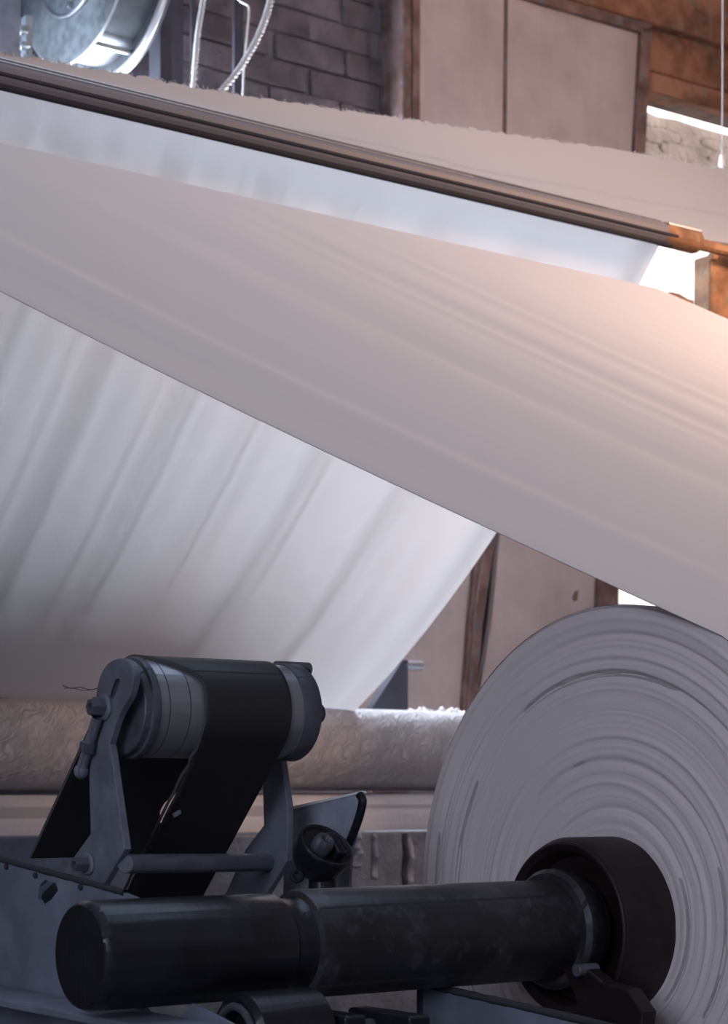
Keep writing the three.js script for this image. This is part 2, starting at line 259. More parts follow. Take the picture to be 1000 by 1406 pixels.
// sliding door of pale boards in a brown frame, right of the masonry
{
  const t0 = BACK + 0.14, d = thing('door_1', null, null, [6.9, 0, t0]);
  const seam = [[695, -40], [693, 185], [683, 735], [668, 850], [652, 948], [640, 1010]];
  part('door_panel', slabT([[578, -40], [694, -40], [692, 185], [682, 735], [664, 850], [644, 948], [636, 1010], [470, 1010], [560, 500]], t0, 0.04, 0.004), M.board, d);
  part('door_panel', slabT([[698, -16], [742, -4], [882, 36], [872, 212], [861, 388], [822, 800], [816, 1010], [650, 1010], [660, 948], [676, 850], [687, 735], [696, 185]], t0, 0.04, 0.004), M.board, d);
  part('door_stile', slabT([[882, 36], [896, 38], [887, 212], [872, 388], [851, 800], [846, 1010], [816, 1010], [822, 800], [860, 388], [872, 212]], t0 + 0.03, 0.09, 0.006), M.frame, d);
  part('door_top_rail', slabT([[698, -16], [730, -16], [740, -12], [896, 33], [896, 46], [881, 44], [742, 4], [698, -10]], t0 + 0.03, 0.08, 0.006), M.frame, d);
  part('door_post', slabT([[553, -60], [566, -60], [566, 400], [553, 400]], t0 + 0.06, 0.2, 0.01), M.timber, d);
  part('door_post', slabT([[567, -60], [578, -60], [577, 400], [566, 400]], t0 + 0.03, 0.15, 0.008), M.frame, d);
  part('seam_strip', slabT([[693.5, -40], [697, -40], [695, 185], [690, 500], [687, 500], [691, 185]], t0 + 0.004, 0.03), M.timber, d);
  part('seam_batten', slabT([[669, 730], [683, 730], [664, 850], [652, 1010], [640, 1010], [652, 850]], t0 + 0.05, 0.07, 0.006), M.timber, d);
  part('seam_batten', slabT([[658, 730], [666, 730], [650, 850], [637, 1010], [634, 1010], [646, 850]], t0 + 0.035, 0.05, 0.004), M.frame, d);
  part('panel_groove', slabT([[648, 790], [650.5, 790], [639, 960], [636.5, 960]], t0 + 0.003, 0.03), M.frame, d);
  part('scuff_mark', slabT([[790, 812], [795, 810], [793, 824], [788, 826], [786, 820]], t0 + 0.002, 0.02), M.timber, d);
}
// steel lintel over the doorway
{
  const t0 = BACK + 0.1, L = thing('lintel_beam', 'reddish brown steel beam spanning the top of the bright doorway', 'beam', [8.5, 5.5, t0]);
  const band = (a, b, t, k) => { const sl = (x) => 0.285 * (x - 890); return slabT([[740, a + sl(740)], [1260, a + sl(1260)], [1260, b + sl(1260)], [740, b + sl(740)]], t, k, 0.012); };
  part('upper_flange', band(-190, 30, t0 + 0.02, 0.12), M.rust, L);
  part('beam_web', band(28, 96, t0 - 0.05, 0.1), M.rust, L);
  part('lower_flange', band(96, 124, t0 + 0.02, 0.14), M.rust, L);
  part('flange_lip', band(123, 131, t0 - 0.04, 0.14), M.frame, L);
}
// what stands outside, beyond the doorway
solo('ground', null, null, [8, -0.1, -16], box(-2, 40, -0.25, -0.02, -30, BACK - 0.25), M.stone);
{
  const t0 = -10.6;
  const c = thing('canopy', 'weathered stone canopy glimpsed outside the doorway below the bright sky', 'canopy', [10, 6, t0]);
  part('canopy_face', slabT([[820, 128], [886, 150], [905, 158], [930, 162], [960, 172], [1000, 183], [1200, 236], [1200, 330], [820, 300]], t0, 0.6, 0.03), M.stone, c);
  const r = rng(11), lumps = [];
  for (let i = 0; i < 40; i++) { const px = 870 + r() * 170, py = 178 + (px - 890) * 0.2 + r() * 60; const [s, y, t] = at(px, py, zT(px, t0)); lumps.push(new THREE.IcosahedronGeometry(0.05 + r() * 0.09, 1).scale(1.7, 0.5, 0.12).translate(s, y, t)); }
  part('stone_lumps', lumps, M.stone, c);
  part('canopy_post', box(13.2, 13.5, 0, 5.2, t0 - 0.5, t0 - 0.2, 0.02), M.stone, c);
  const b = thing('outbuilding', 'whitewashed outbuilding wall in full daylight seen through the doorway', 'building', [10.5, 0, -13]);
  part('wall_face', box(8, 22, 0, 5.3, -14, -13), M.chalk, b);
  part('pilaster', slabT([[950, 330], [976, 330], [976, 1150], [950, 1150]], -12.85, 0.2, 0.01), M.chalk, b);
}

// ---------------------------------------------------------------- background machinery, top left
{
  const t = -7.35, z = zT(100, t), s0 = sT(100, t), y = yT(100, -77, t), R = 160 / FOCAL * z, s1 = s0 + 0.2;
  const p = thing('belt_pulley', 'large galvanised drum pulley with a bright dished face in the top left corner', 'pulley', [s0, y - R, t]);
  part('front_disc', turned([[0, s0 - 0.012], [R * 0.56, s0 - 0.012], [R * 0.6, s0 - 0.002], [R * 0.62, s0 + 0.004], [R * 0.97, s0], [R, s0 + 0.008], [R, s0 + 0.02], [R * 0.94, s0 + 0.03], [0, s0 + 0.03]], y, t, 96), M.galv, p);
  part('hub_ring', new THREE.TorusGeometry(R * 0.6, 0.009, 8, 80).rotateY(Math.PI / 2).translate(s0 - 0.008, y, t), M.wire, p);
  for (const a of [-1.53, -0.6, 0.4, 1.4, 2.4, 3.4]) part('bolt', cyl(0.014, s0 - 0.034, s0 - 0.008, y + Math.sin(a) * R * 0.54, t + Math.cos(a) * R * 0.54, 12), M.steel, p);
  part('drum', turned([[R * 0.93, s0 + 0.02], [R * 0.93, s1]], y, t, 96), M.drumSide, p);
  part('rear_flange', turned([[R * 0.9, s1 - 0.01], [R * 1.0, s1 - 0.01], [R * 1.05, s1], [R * 1.05, s1 + 0.03], [0, s1 + 0.04]], y, t, 96), M.drumSide, p);
  part('rim', new THREE.TorusGeometry(R * 1.04, 0.016, 10, 120).rotateY(Math.PI / 2).translate(s1, y, t), M.wire, p);
  for (let k = 0; k < 8; k++) { const a = -1.25 + k * Math.PI / 4; part('spacer', cyl(0.012, s0 + 0.02, s1, y + Math.sin(a) * R * 0.99, t + Math.cos(a) * R * 0.99, 12), M.galv, p); }
  const st = thing('pulley_stand', 'dark steel stand holding the drum pulley off the floor behind the web', 'stand', [s0 + 0.2, 0, t]);
  part('leg', box(s0 + 0.40, s0 + 0.46, 0, y, t - 0.05, t + 0.05, 0.006), M.post, st);
  part('axle', cyl(0.03, s0 + 0.05, s0 + 0.5, y, t, 24), M.steel, st);
  const c = thing('machine_casing', 'plain grey sheet metal casing at the far left edge beside the drum pulley', 'casing', [sT(10, -7.2), 4.05, -7.2]);
  part('casing_body', box(sT(-170, -7.2), sT(29, -7.2), 4.05, 6.2, BACK + 0.07, -7.2, 0.01), M.guard, c);
  part('cage_bar', slabT([[30, 34], [40, 36], [40, 44], [30, 42]], -7.25, 0.05), M.galv, c);
  part('cage_bar', slabT([[30, 56], [42, 58], [42, 64], [30, 62]], -7.25, 0.05), M.galv, c);
  part('cage_post', slabT([[36, 20], [45, 20], [45, 240], [36, 240]], -7.3, 0.05, 0.004), M.galv, c);
}
{
  const post = (name, label, pieces, t) => { const s = sT(pieces[0][0], t), g = thing(name, label, 'post', [s, 0, t]); for (const [a, b, m, dt, pn] of pieces) part(pn, box(sT(a, t), sT(b, t), 0, 6.9, t - 0.02 + dt, t + dt, 0.004), m, g); };
  post('steel_post', 'wide steel channel post with a pale flange right of the drum pulley', [[217, 228, M.guard, 0, 'pale_flange'], [227, 246, M.post, 0.02, 'channel_face'], [246, 262, M.post, -0.06, 'channel_recess'], [262, 268, M.post, 0.01, 'rear_flange']], -7.6);
  post('steel_post', 'narrow dark steel post crossed by the sagging rope in front of the brick wall', [[322, 333, M.post, 0, 'post_face'], [333, 338, M.post, -0.02, 'post_edge']], -7.7);
  // twisted ropes: two strands wound round each other
  const strand = (pts, r, turns, n = 160) => { const c = new THREE.CatmullRomCurve3(pts.map(p => new THREE.Vector3(...p))); const out = []; for (const ph of [0, Math.PI]) { const q = []; for (let i = 0; i <= n; i++) { const u = i / n, p = c.getPoint(u), a = u * turns * 2 * Math.PI + ph; q.push(new THREE.Vector3(p.x + Math.cos(a) * r, p.y + 0.3 * r * Math.sin(a), p.z + Math.sin(a) * r)); } out.push(new THREE.TubeGeometry(new THREE.CatmullRomCurve3(q), n * 2, r * 0.95, 6)); } return out; };
  const pt = (px, py, t) => at(px, py, zT(px, t));
  solo('rope', 'pale twisted rope sagging diagonally in front of the narrow dark post', 'rope', pt(340, 70, -7.3), strand([pt(384, -60, -7.3), pt(372, 0, -7.3), pt(357, 45, -7.3), pt(332, 90, -7.3), pt(296, 135, -7.3), pt(262, 175, -7.3)], 0.009, 22), M.rope);
  solo('rope', 'thin pale rope hanging straight down beside the wide channel post', 'rope', pt(270, 70, -7.4), strand([pt(284, -60, -7.4), pt(279, 0, -7.4), pt(272, 45, -7.4), pt(268, 90, -7.4), pt(262, 180, -7.4)], 0.007, 20), M.rope);
  solo('wire', 'thin wire bent over the top of the narrow dark post', 'wire', pt(342, 40, -7.5), rod([pt(326, -2, -7.5), pt(334, 4, -7.5), pt(341, 8, -7.5), pt(340, 40, -7.5), pt(336, 80, -7.5), pt(333, 140, -7.5)], 0.0045, 40, 6), M.rope);
  const h = thing('pull_handle', 'small white pull handle hanging on a thin cord in the doorway at right', 'handle', pt(992, 230, -6.8));
  const hc = pt(991.5, 221, -6.8);
  part('grip', new THREE.LatheGeometry([[0.001, -0.03], [0.014, -0.029], [0.0155, -0.02], [0.010, 0.026], [0.006, 0.03], [0.001, 0.031]].map(a => new THREE.Vector2(...a)), 16).translate(...hc), M.chalk, h);
  part('cord', rod([[hc[0], hc[1] + 0.02, hc[2]], [hc[0] + 0.004, hc[1] + 0.3, hc[2]], [hc[0] + 0.006, hc[1] + 0.9, hc[2]]], 0.003, 16, 6), M.rope, h);
}

// ---------------------------------------------------------------- paper webs
const rollT = -2.393, rollY = EYE - 0.189, rollR = 0.5, rollS = 2.309, rollS1 = rollS + 3.6;
{ // B: the broad web coming down to the winding roll
  const phi = 31 * Math.PI / 180, far = at(900, 395, 6.2), near = at(-631, 55, 4.19);
  const wrap = 1.0;                                      // radians it follows the roll
  const ripple = (u, v) => { const x = u * 3.4; return (0.007 * n1(x * 3.1 + 0.25 * v, 3) + 0.0055 * n1(x * 7.3 - 0.2 * v, 4) + 0.0022 * n1(x * 15, 5)) * Math.sin(Math.PI * clamp(v, 0.0, 1)) ** 0.6; };
  const f = (u, w) => {                                   // u across, w along: guide-roller curl, free span, wrap on the roll
    const A = [lerp(near[0], far[0], u), lerp(near[1], far[1], u), lerp(near[2], far[2], u)], R = rollR + 0.004;
    const B = [lerp(rollS, rollS1, u), rollY + R * Math.cos(phi), rollT + R * Math.sin(phi)];
    if (w < 0.08) { const k = 1 - w / 0.08, a = k * 2.0, rr = 0.06; const dt = -Math.sin(a) * rr, dy = -(1 - Math.cos(a)) * rr; return [A[0] - 0.1 * k * rr, A[1] + dy + 0.02 * Math.sin(a * 0.8), A[2] + dt - 0.02 * k]; }
    if (w > 0.9) { const a = phi + (w - 0.9) / 0.1 * wrap; return [B[0], rollY + R * Math.cos(a), rollT + R * Math.sin(a)]; }
    const v = (w - 0.08) / 0.82, d = ripple(u, v), sag = 0.035 * Math.sin(Math.PI * v) * (1 - 0.3 * u);
    return [lerp(A[0], B[0], v), lerp(A[1], B[1], v) - sag + d * 0.88, lerp(A[2], B[2], v) + d * 0.45];
  };
  const g = grid(300, 160, f, 0.0012); g.userData.sheet = [3.4, 4.5];
  solo('paper_web', 'broad grey white paper web sweeping down from upper left onto the big roll', 'paper web', [3.2, 1.6, -3.2], g, M.denseWeb);
  const gr = thing('guide_roller', 'dark guide roller under the far end of the broad descending web', 'roller', [lerp(near[0], far[0], 0.5), near[1] - 0.062, near[2] - 0.02]);
  const dir = new THREE.Vector3(far[0] - near[0], far[1] - near[1], far[2] - near[2]), mid = [0, 1, 2].map(i => (near[i] + far[i]) / 2);
  const q = new THREE.Quaternion().setFromUnitVectors(new THREE.Vector3(1, 0, 0), dir.clone().normalize());
  part('roller_tube', cyl(0.055, -dir.length() / 2 - 0.05, dir.length() / 2 + 0.02, 0, 0).applyQuaternion(q).translate(mid[0], mid[1] - 0.064, mid[2] - 0.02), M.barSteel, gr);
  part('journal', cyl(0.024, dir.length() / 2 + 0.02, dir.length() / 2 + 0.5, 0, 0).applyQuaternion(q).translate(mid[0], mid[1] - 0.064, mid[2] - 0.02), M.bracketPaint, gr);
}
{ // C: the pale sheet behind, rising from the wrinkled roll to the bar
  const a = [-6.53, EYE + 0.27], b = [-5.62, EYE + 0.80], c = [-4.70, EYE + 1.90], s0 = 0.4, s1 = 4.79;
  const f = (u, v) => {
    const w0 = (1 - v) ** 2, w1 = 2 * v * (1 - v), w2 = v * v, x = u * (s1 - s0);
    const t = w0 * a[0] + w1 * b[0] + w2 * c[0], y = w0 * a[1] + w1 * b[1] + w2 * c[1];
    const d = (0.022 * n1(x * 2.7 + 0.3 * v, 13) + 0.014 * n1(x * 5.9 + 0.2 * v, 14) + 0.004 * n1(x * 14, 15)) * (0.35 + 0.65 * Math.sin(Math.PI * v)) + 0.05 * smooth(0.965, 1, u) ** 2;
    return [s0 + x - 0.02 * smooth(0.98, 1, u) - 0.055 * u * (1 - v) ** 3, y - d * 0.7, t + d * 0.7];
  };
  solo('paper_web', 'pale translucent paper web rising behind the broad web from the wrinkled roll', 'paper web', [2.6, 2, -5.6], Object.assign(grid(320, 120, f, 0.0012), { userData: { sheet: [4.4, 2.5] } }), M.web);
  // rods added just behind the sheet, only to cast soft streaks through it
  const rack = thing('streak_rack', 'thin unseen rods added close behind the pale rising web to cast soft streaks', 'rack', [3.4, 1.6, -6]);
  for (const [k, w] of [[2.35, 0.02], [2.56, 0.014], [2.72, 0.022], [2.9, 0.014], [3.03, 0.02], [3.22, 0.012], [3.36, 0.016], [3.62, 0.010], [3.95, 0.012], [4.32, 0.010]]) {
    const pts = []; for (let i = 0; i <= 8; i++) { const q = f((k - s0) / (s1 - s0), 0.06 + 0.86 * i / 8); pts.push([k, q[1] + 0.085, q[2] - 0.085]); }
    part('rod', rod(pts, w, 24, 8), M.barSteel, rack);
  }
  part('cross_bar', cyl(0.02, 2.2, 4.5, f(0.5, 0.06)[1] + 0.12, f(0.5, 0.06)[2] - 0.11, 16), M.barSteel, rack);
}
{ // D: loose web behind the bar, with a torn fuzzy upper edge
  const top = [[-60, 66, 5.35], [0, 73, 5.4], [100, 89, 5.55], [300, 125, 5.9], [553, 163, 6.45], [700, 184, 6.8], [880, 211, 7.2], [1000, 234, 7.5], [1150, 262, 7.9]];
  const bot = [[-60, 88, 5.15], [0, 104, 5.22], [150, 143, 5.4], [300, 180, 5.6], [553, 240, 6.0], [760, 292, 6.45], [900, 318, 6.72], [1000, 334, 6.95], [1150, 356, 7.3]];
  const curve = k => new THREE.CatmullRomCurve3(k.map(([x, y, z]) => new THREE.Vector3(...at(x, y, z))));
  const ct = curve(top), cb = curve(bot);
  const f = (u, v) => { const p = ct.getPoint(u), q = cb.getPoint(u); const fz = v > 0.97 ? (0.006 * n1(u * 190, 23) + 0.004 * n1(u * 520, 24)) : 0; const bulge = 0.06 * Math.sin(Math.PI * v); return [lerp(q.x, p.x, v), lerp(q.y, p.y, v) + fz, lerp(q.z, p.z, v) - bulge]; };
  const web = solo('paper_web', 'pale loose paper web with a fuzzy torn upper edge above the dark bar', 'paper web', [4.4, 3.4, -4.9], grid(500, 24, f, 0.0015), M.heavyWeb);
  const r = rng(5), fl = [], o = [4.4, 3.4, -4.9];
  for (let i = 0; i < 420; i++) { const u = r(), p = ct.getPoint(u), l = 0.002 + 0.007 * r(); fl.push(rod([[p.x, p.y - 0.004, p.z], [p.x + (r() - 0.5) * 0.008, p.y + l * 0.6, p.z + (r() - 0.5) * 0.01], [p.x + (r() - 0.5) * 0.014, p.y + l, p.z]], 0.0010, 3, 4)); }
  const g = merge(fl); metreUV(g); g.translate(-o[0], -o[1], -o[2]);
  const m = new THREE.Mesh(g, M.heavyWeb); m.name = 'edge_fibres'; m.userData.kind = 'stuff'; m.castShadow = m.receiveShadow = true; web.add(m);
}

// ---------------------------------------------------------------- dark bar above the webs
{
  const t = -4.65, y = EYE + 1.857, s0 = sT(-160, t), sE = sT(924, t), s1 = sT(958, t), s2 = sT(1120, t);
  const b = thing('idler_bar', 'long dark steel idler bar crossing the top of the picture between pale webs', 'roller', [sT(400, t), y - 0.04, t]);
  part('bar_tube', turned([[0, s0], [0.037, s0], [0.037, sE - 0.02], [0.034, sE]], y, t, 48), M.barSteel, b);
  part('bar_strip', box(s0, sE - 0.01, y - 0.014, y - 0.005, t + 0.030, t + 0.041, 0.002), M.edgeDark, b);
  part('upper_rail', cyl(0.013, s0, sE - 0.05, y + 0.036, t - 0.012, 20), M.barSteel, b);
  part('lower_rail', cyl(0.010, s0, sE - 0.02, y - 0.034, t + 0.014, 20), M.edgeDark, b);
  part('wire', cyl(0.0028, s0, sE - 0.3, y + 0.043, t + 0.003, 8, 0.0005), M.wire, b);
  part('wire', cyl(0.0024, s0, sE - 0.9, y + 0.026, t + 0.0275, 8, 0.0005), M.wire, b);
  part('end_sleeve', turned([[0.034, sE - 0.06], [0.040, sE - 0.05], [0.040, s1 - 0.02], [0.036, s1 - 0.006], [0.026, s1], [0, s1]], y, t, 40), M.bracketPaint, b);
  part('sleeve_highlight', box(sE - 0.05, s1 - 0.012, y + 0.024, y + 0.034, t + 0.012, t + 0.034, 0.003), M.wire, b);  // pale strip laid on as the highlight band of the sleeve end
  part('journal', cyl(0.020, s1 - 0.01, s2, y - 0.004, t, 32), M.bracketPaint, b);
  part('lug', cyl(0.012, sT(969, t), sT(977, t), y - 0.045, t + 0.02, 16), M.bracketPaint, b);
  const k = thing('bearing_post', 'orange brown steel post carrying the bar end at the right edge', 'post', [sT(1040, t), 0, t - 0.05]);
  part('post_plate', slabT([[976, 350], [1000, 345], [1120, 330], [1120, 1300], [990, 1300], [975, 440]], t - 0.06, 0.08, 0.006), M.bracketPaint, k);
  part('gusset', slabT([[922, 400], [934, 403], [946, 410], [976, 418], [990, 420], [990, 470], [940, 430]], t - 0.4, 0.06, 0.004), M.bracketPaint, k);
}

// ---------------------------------------------------------------- parent roll and what is round it
{
  const t = -6.41, y = EYE + 0.163, R = 0.166;
  const f = (u, v) => { const s = lerp(1.6, 7.6, u), a = v * Math.PI * 2, r = R + 0.004 * n2(s * 2.2, a * 1.2, 31) + 0.002 * n2(s * 7 + a * 3, a * 2.2, 32) + 0.0012 * n2(s * 17 + a * 6, a * 5, 33); return [s, y + r * Math.cos(a), t + r * Math.sin(a)]; };
  const p = thing('paper_roll', 'long wrinkled paper roll lying horizontally behind the belt tensioner', 'paper roll', [4.6, y - R, t]);
  const gw = grid(420, 72, f), gu = gw.attributes.uv; for (let i = 0; i < gu.count; i++) gu.setXY(i, gu.getX(i) * 6, gu.getY(i));
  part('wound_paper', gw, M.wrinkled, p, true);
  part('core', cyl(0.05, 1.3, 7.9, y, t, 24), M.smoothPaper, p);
  const y2 = EYE - 0.205, t2 = -6.32, R2 = 0.19;
  const h = (u, v) => { const s = lerp(1.6, 7.6, u), a = v * Math.PI * 2, r = R2 + 0.004 * n2(s * 1.1, a * 3, 41) + 0.003 * n2(s * 0.6, a * 9, 42); return [s, y2 + r * Math.cos(a), t2 + r * Math.sin(a)]; };
  const p2 = thing('paper_roll', 'smoother paper roll coloured darker for shade, lying directly beneath the wrinkled roll', 'paper roll', [4.6, y2 - R2, t2]);
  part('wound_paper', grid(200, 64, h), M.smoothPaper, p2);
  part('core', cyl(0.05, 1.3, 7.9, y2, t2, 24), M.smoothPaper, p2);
  // bearing bracket and pin at the web's right edge
  const tb = -6.66, bk = thing('bearing_bracket', 'dark wedge shaped bracket with a short steel pin beside the pale web edge', 'bracket', [sT(540, tb), EYE, tb]);
  part('wedge_plate', slabT([[505, 985], [514, 968], [554, 906], [561, 906], [561, 1000], [505, 1000]], tb, 0.05, 0.004), M.post, bk);
  const ys = yT(570, 913, tb + 0.02);
  part('pin', cyl(0.021, sT(559, tb), sT(583, tb), ys, tb - 0.02, 24), M.steel, bk);
  part('foot', box(sT(512, tb), sT(560, tb), 0, EYE + 0.28, tb - 0.05, tb - 0.005), M.frame, bk);
  // torn white shreds lying along the roll's top
  const r = rng(3), sh = [];
  for (let i = 0; i < 260; i++) { const px = 562 + r() * 78, tt = -6.56 + r() * 0.1, [s, yy, t3] = at(px, 0, zT(px, tt)); const a = Math.acos(clamp((tt - t) / R, -1, 1)); const y0 = y + Math.sin(a) * R + 0.002; const l = 0.012 + 0.03 * r(); sh.push(new THREE.BoxGeometry(l, 0.005 + 0.008 * r(), 0.012).rotateZ((r() - 0.5) * 1.6).rotateY(r() * 3).translate(s, y0 + 0.006 + 0.022 * r() * r(), t3)); }
  const shr = solo('paper_shreds', 'heap of torn white paper shreds on top of the wrinkled roll beside the bracket', 'paper scraps', [sT(600, -6.55), y + R, -6.55], sh, M.chalk); shr.userData.kind = 'stuff';
  // painted machine base with runs of paint
  const tm = -5.75, mb = thing('plinth', 'blue grey painted machine plinth with crusted paint runs below the paper rolls', 'plinth', [sT(500, tm), 0, tm]);
  part('base_block', box(1.4, 7.2, 0, yT(500, 1142, tm), tm - 0.2, tm, 0.012), M.base, mb);
  const run = (px, w, y0, y1, k) => { const q = (u, v) => { const py = lerp(y0, y1, v), c = px + w * 0.25 * n1(v * 5 + k * 7, 51), hw = w * (0.35 + 0.3 * (n1(v * 9 + k * 3, 52) + 1) / 2 + 0.25 * v * v); const X = c + (u - 0.5) * 2 * hw; const [s, yy] = [sT(X, tm), yT(X, py, tm)]; return [s, yy, tm + 0.001 + 0.028 * Math.sin(Math.PI * u) * (0.6 + 0.5 * n1(v * 13 + k, 53)) * Math.sin(Math.PI * clamp(v, 0.02, 0.98)) ** 0.4]; }; return grid(10, 40, q, 0.004); };
  part('paint_run', run(491, 9, 1143, 1190, 1), M.guard, mb);
  part('paint_run', run(514, 6, 1144, 1205, 2), M.guard, mb);
  part('paint_run', run(556, 6, 1144, 1215, 3), M.edgeDark, mb);
  part('paint_run', run(562, 9, 1150, 1222, 4), M.guard, mb);
}

{ // unseen cabinet added behind the pale web so its shadow darkens the foot
  const c = thing('shade_cabinet', 'unseen grey steel cabinet added behind the pale rising web to shade its foot', 'shade_cabinet', [2.55, 0, -6.95]);
  part('carcass', box(1.2, 4.5, 0, 2.72, -7.18, -6.75, 0.01), M.guard, c);
  part('door', box(1.22, 2.83, 0.1, 2.67, -6.75, -6.73, 0.004), M.guard, c);
  part('door', box(2.87, 4.48, 0.1, 2.67, -6.75, -6.73, 0.004), M.guard, c);
}

// ---------------------------------------------------------------- winding roll and shaft
const shT = -2.384, shY = EYE - 0.2273, shS0 = 1.306, shFace = 2.32;
{
  const r = thing('paper_roll', 'big white paper roll seen end on with dark shaft through its layers', 'paper roll', [rollS, rollY - rollR, rollT]);
  const N = 230, rad = 0.06, prof = [];
  const steps = [[0.185, 0.006], [0.225, -0.005], [0.262, 0.006], [0.30, -0.004], [0.395, 0.009], [0.425, -0.005], [0.455, 0.005], [0.478, -0.004]];
  const axial = (x, a) => { let z = 0.0034 * n1(x * 40, 61) + 0.0015 * n1(x * 110 + 0.2 * Math.sin(a), 62) + 0.0011 * n1(x * 300, 63); for (const [c, h] of steps) z += 0.9 * h * Math.exp(-(((x - c - 0.003 * Math.sin(2 * a + c * 40)) / 0.0045) ** 2)); return z + 0.0006 * n2(x * 60, a * 8, 64); };
  const f = (u, v) => { const a = v * Math.PI * 2 + Math.PI, x = lerp(rad, rollR, u), k = u; const cy = lerp(shY, rollY, k), ct = lerp(shT, rollT, k); const lip = 0.006 * smooth(0.985, 1, u); return [rollS + axial(x, a) + lip, cy + x * Math.cos(a), ct + x * Math.sin(a)]; };
  part('end_face', grid(N, 200, (u, v) => f(u, 1 - v)), M.roll, r);
  part('outer_layer', grid(40, 160, (u, v) => { const a = v * Math.PI * 2, x = rollR + 0.0012 * n2(u * 20, a * 3, 65); return [lerp(rollS + 0.005, rollS1, u), rollY + x * Math.cos(a), rollT + x * Math.sin(a)]; }), M.roll, r);
  part('far_face', turned([[0.06, rollS1], [rollR, rollS1]], rollY, rollT, 96), M.roll, r);

  const s = thing('winding_shaft', 'thick black steel winding shaft pointing left out of the big paper roll', 'shaft', [shS0, shY - 0.08, shT]);
  const sN = sT(372, shT), sB = sT(402, shT), sF = sT(752, shT), sC0 = sT(775, shT);
  part('shaft_end', turned([[0, shS0 + 0.001], [0.070, shS0], [0.0725, shS0 + 0.002], [0.0765, shS0 + 0.012], [0.0765, sN - 0.005], [0.074, sN]], shY, shT, 96), M.blackSteel, s);
  part('neck_groove', turned([[0.074, sN], [0.069, sN + 0.008], [0.067, sN + 0.03], [0.071, sB]], shY, shT, 96), M.blackSteel, s);
  part('shaft_sleeve', turned([[0.071, sB], [0.079, sB + 0.004], [0.081, sB + 0.01], [0.081, sF], [0.079, sF + 0.006], [0.06, sF + 0.008]], shY, shT, 96), M.sleeveSteel, s);
  part('retaining_nut', turned([[0.06, sF - 0.002], [0.092, sF], [0.099, sF + 0.008], [0.099, sF + 0.03], [0.09, sF + 0.045], [0.085, sF + 0.06]], shY, shT, 64), M.sleeveSteel, s);
  const ck = part('core_chuck', turned([[0.06, sC0 + 0.05], [0.118, sC0 + 0.03], [0.128, sC0 + 0.004], [0.134, sC0], [0.145, sC0 + 0.004], [0.150, sC0 + 0.014], [0.150, shFace + 0.02], [0.06, shFace + 0.03]], shY, shT, 112), M.chuck, s);
  part('chuck_lip', new THREE.TorusGeometry(0.139, 0.005, 8, 96).rotateY(Math.PI / 2).translate(sC0 + 0.002, shY, shT), M.chuck, ck);
  const cl = part('locking_lever', slabS([[772, 1330], [800, 1326], [826, 1348], [862, 1358], [884, 1390], [880, 1430], [800, 1430], [790, 1370]], sC0 - 0.06, 0.03, 0.004), M.chuck, s);
  part('lever_bolt', cyl(0.010, sC0 - 0.074, sC0 - 0.03, yS(800, 1332, sC0 - 0.06), tS(800, sC0 - 0.06), 20), M.flange, cl);
}

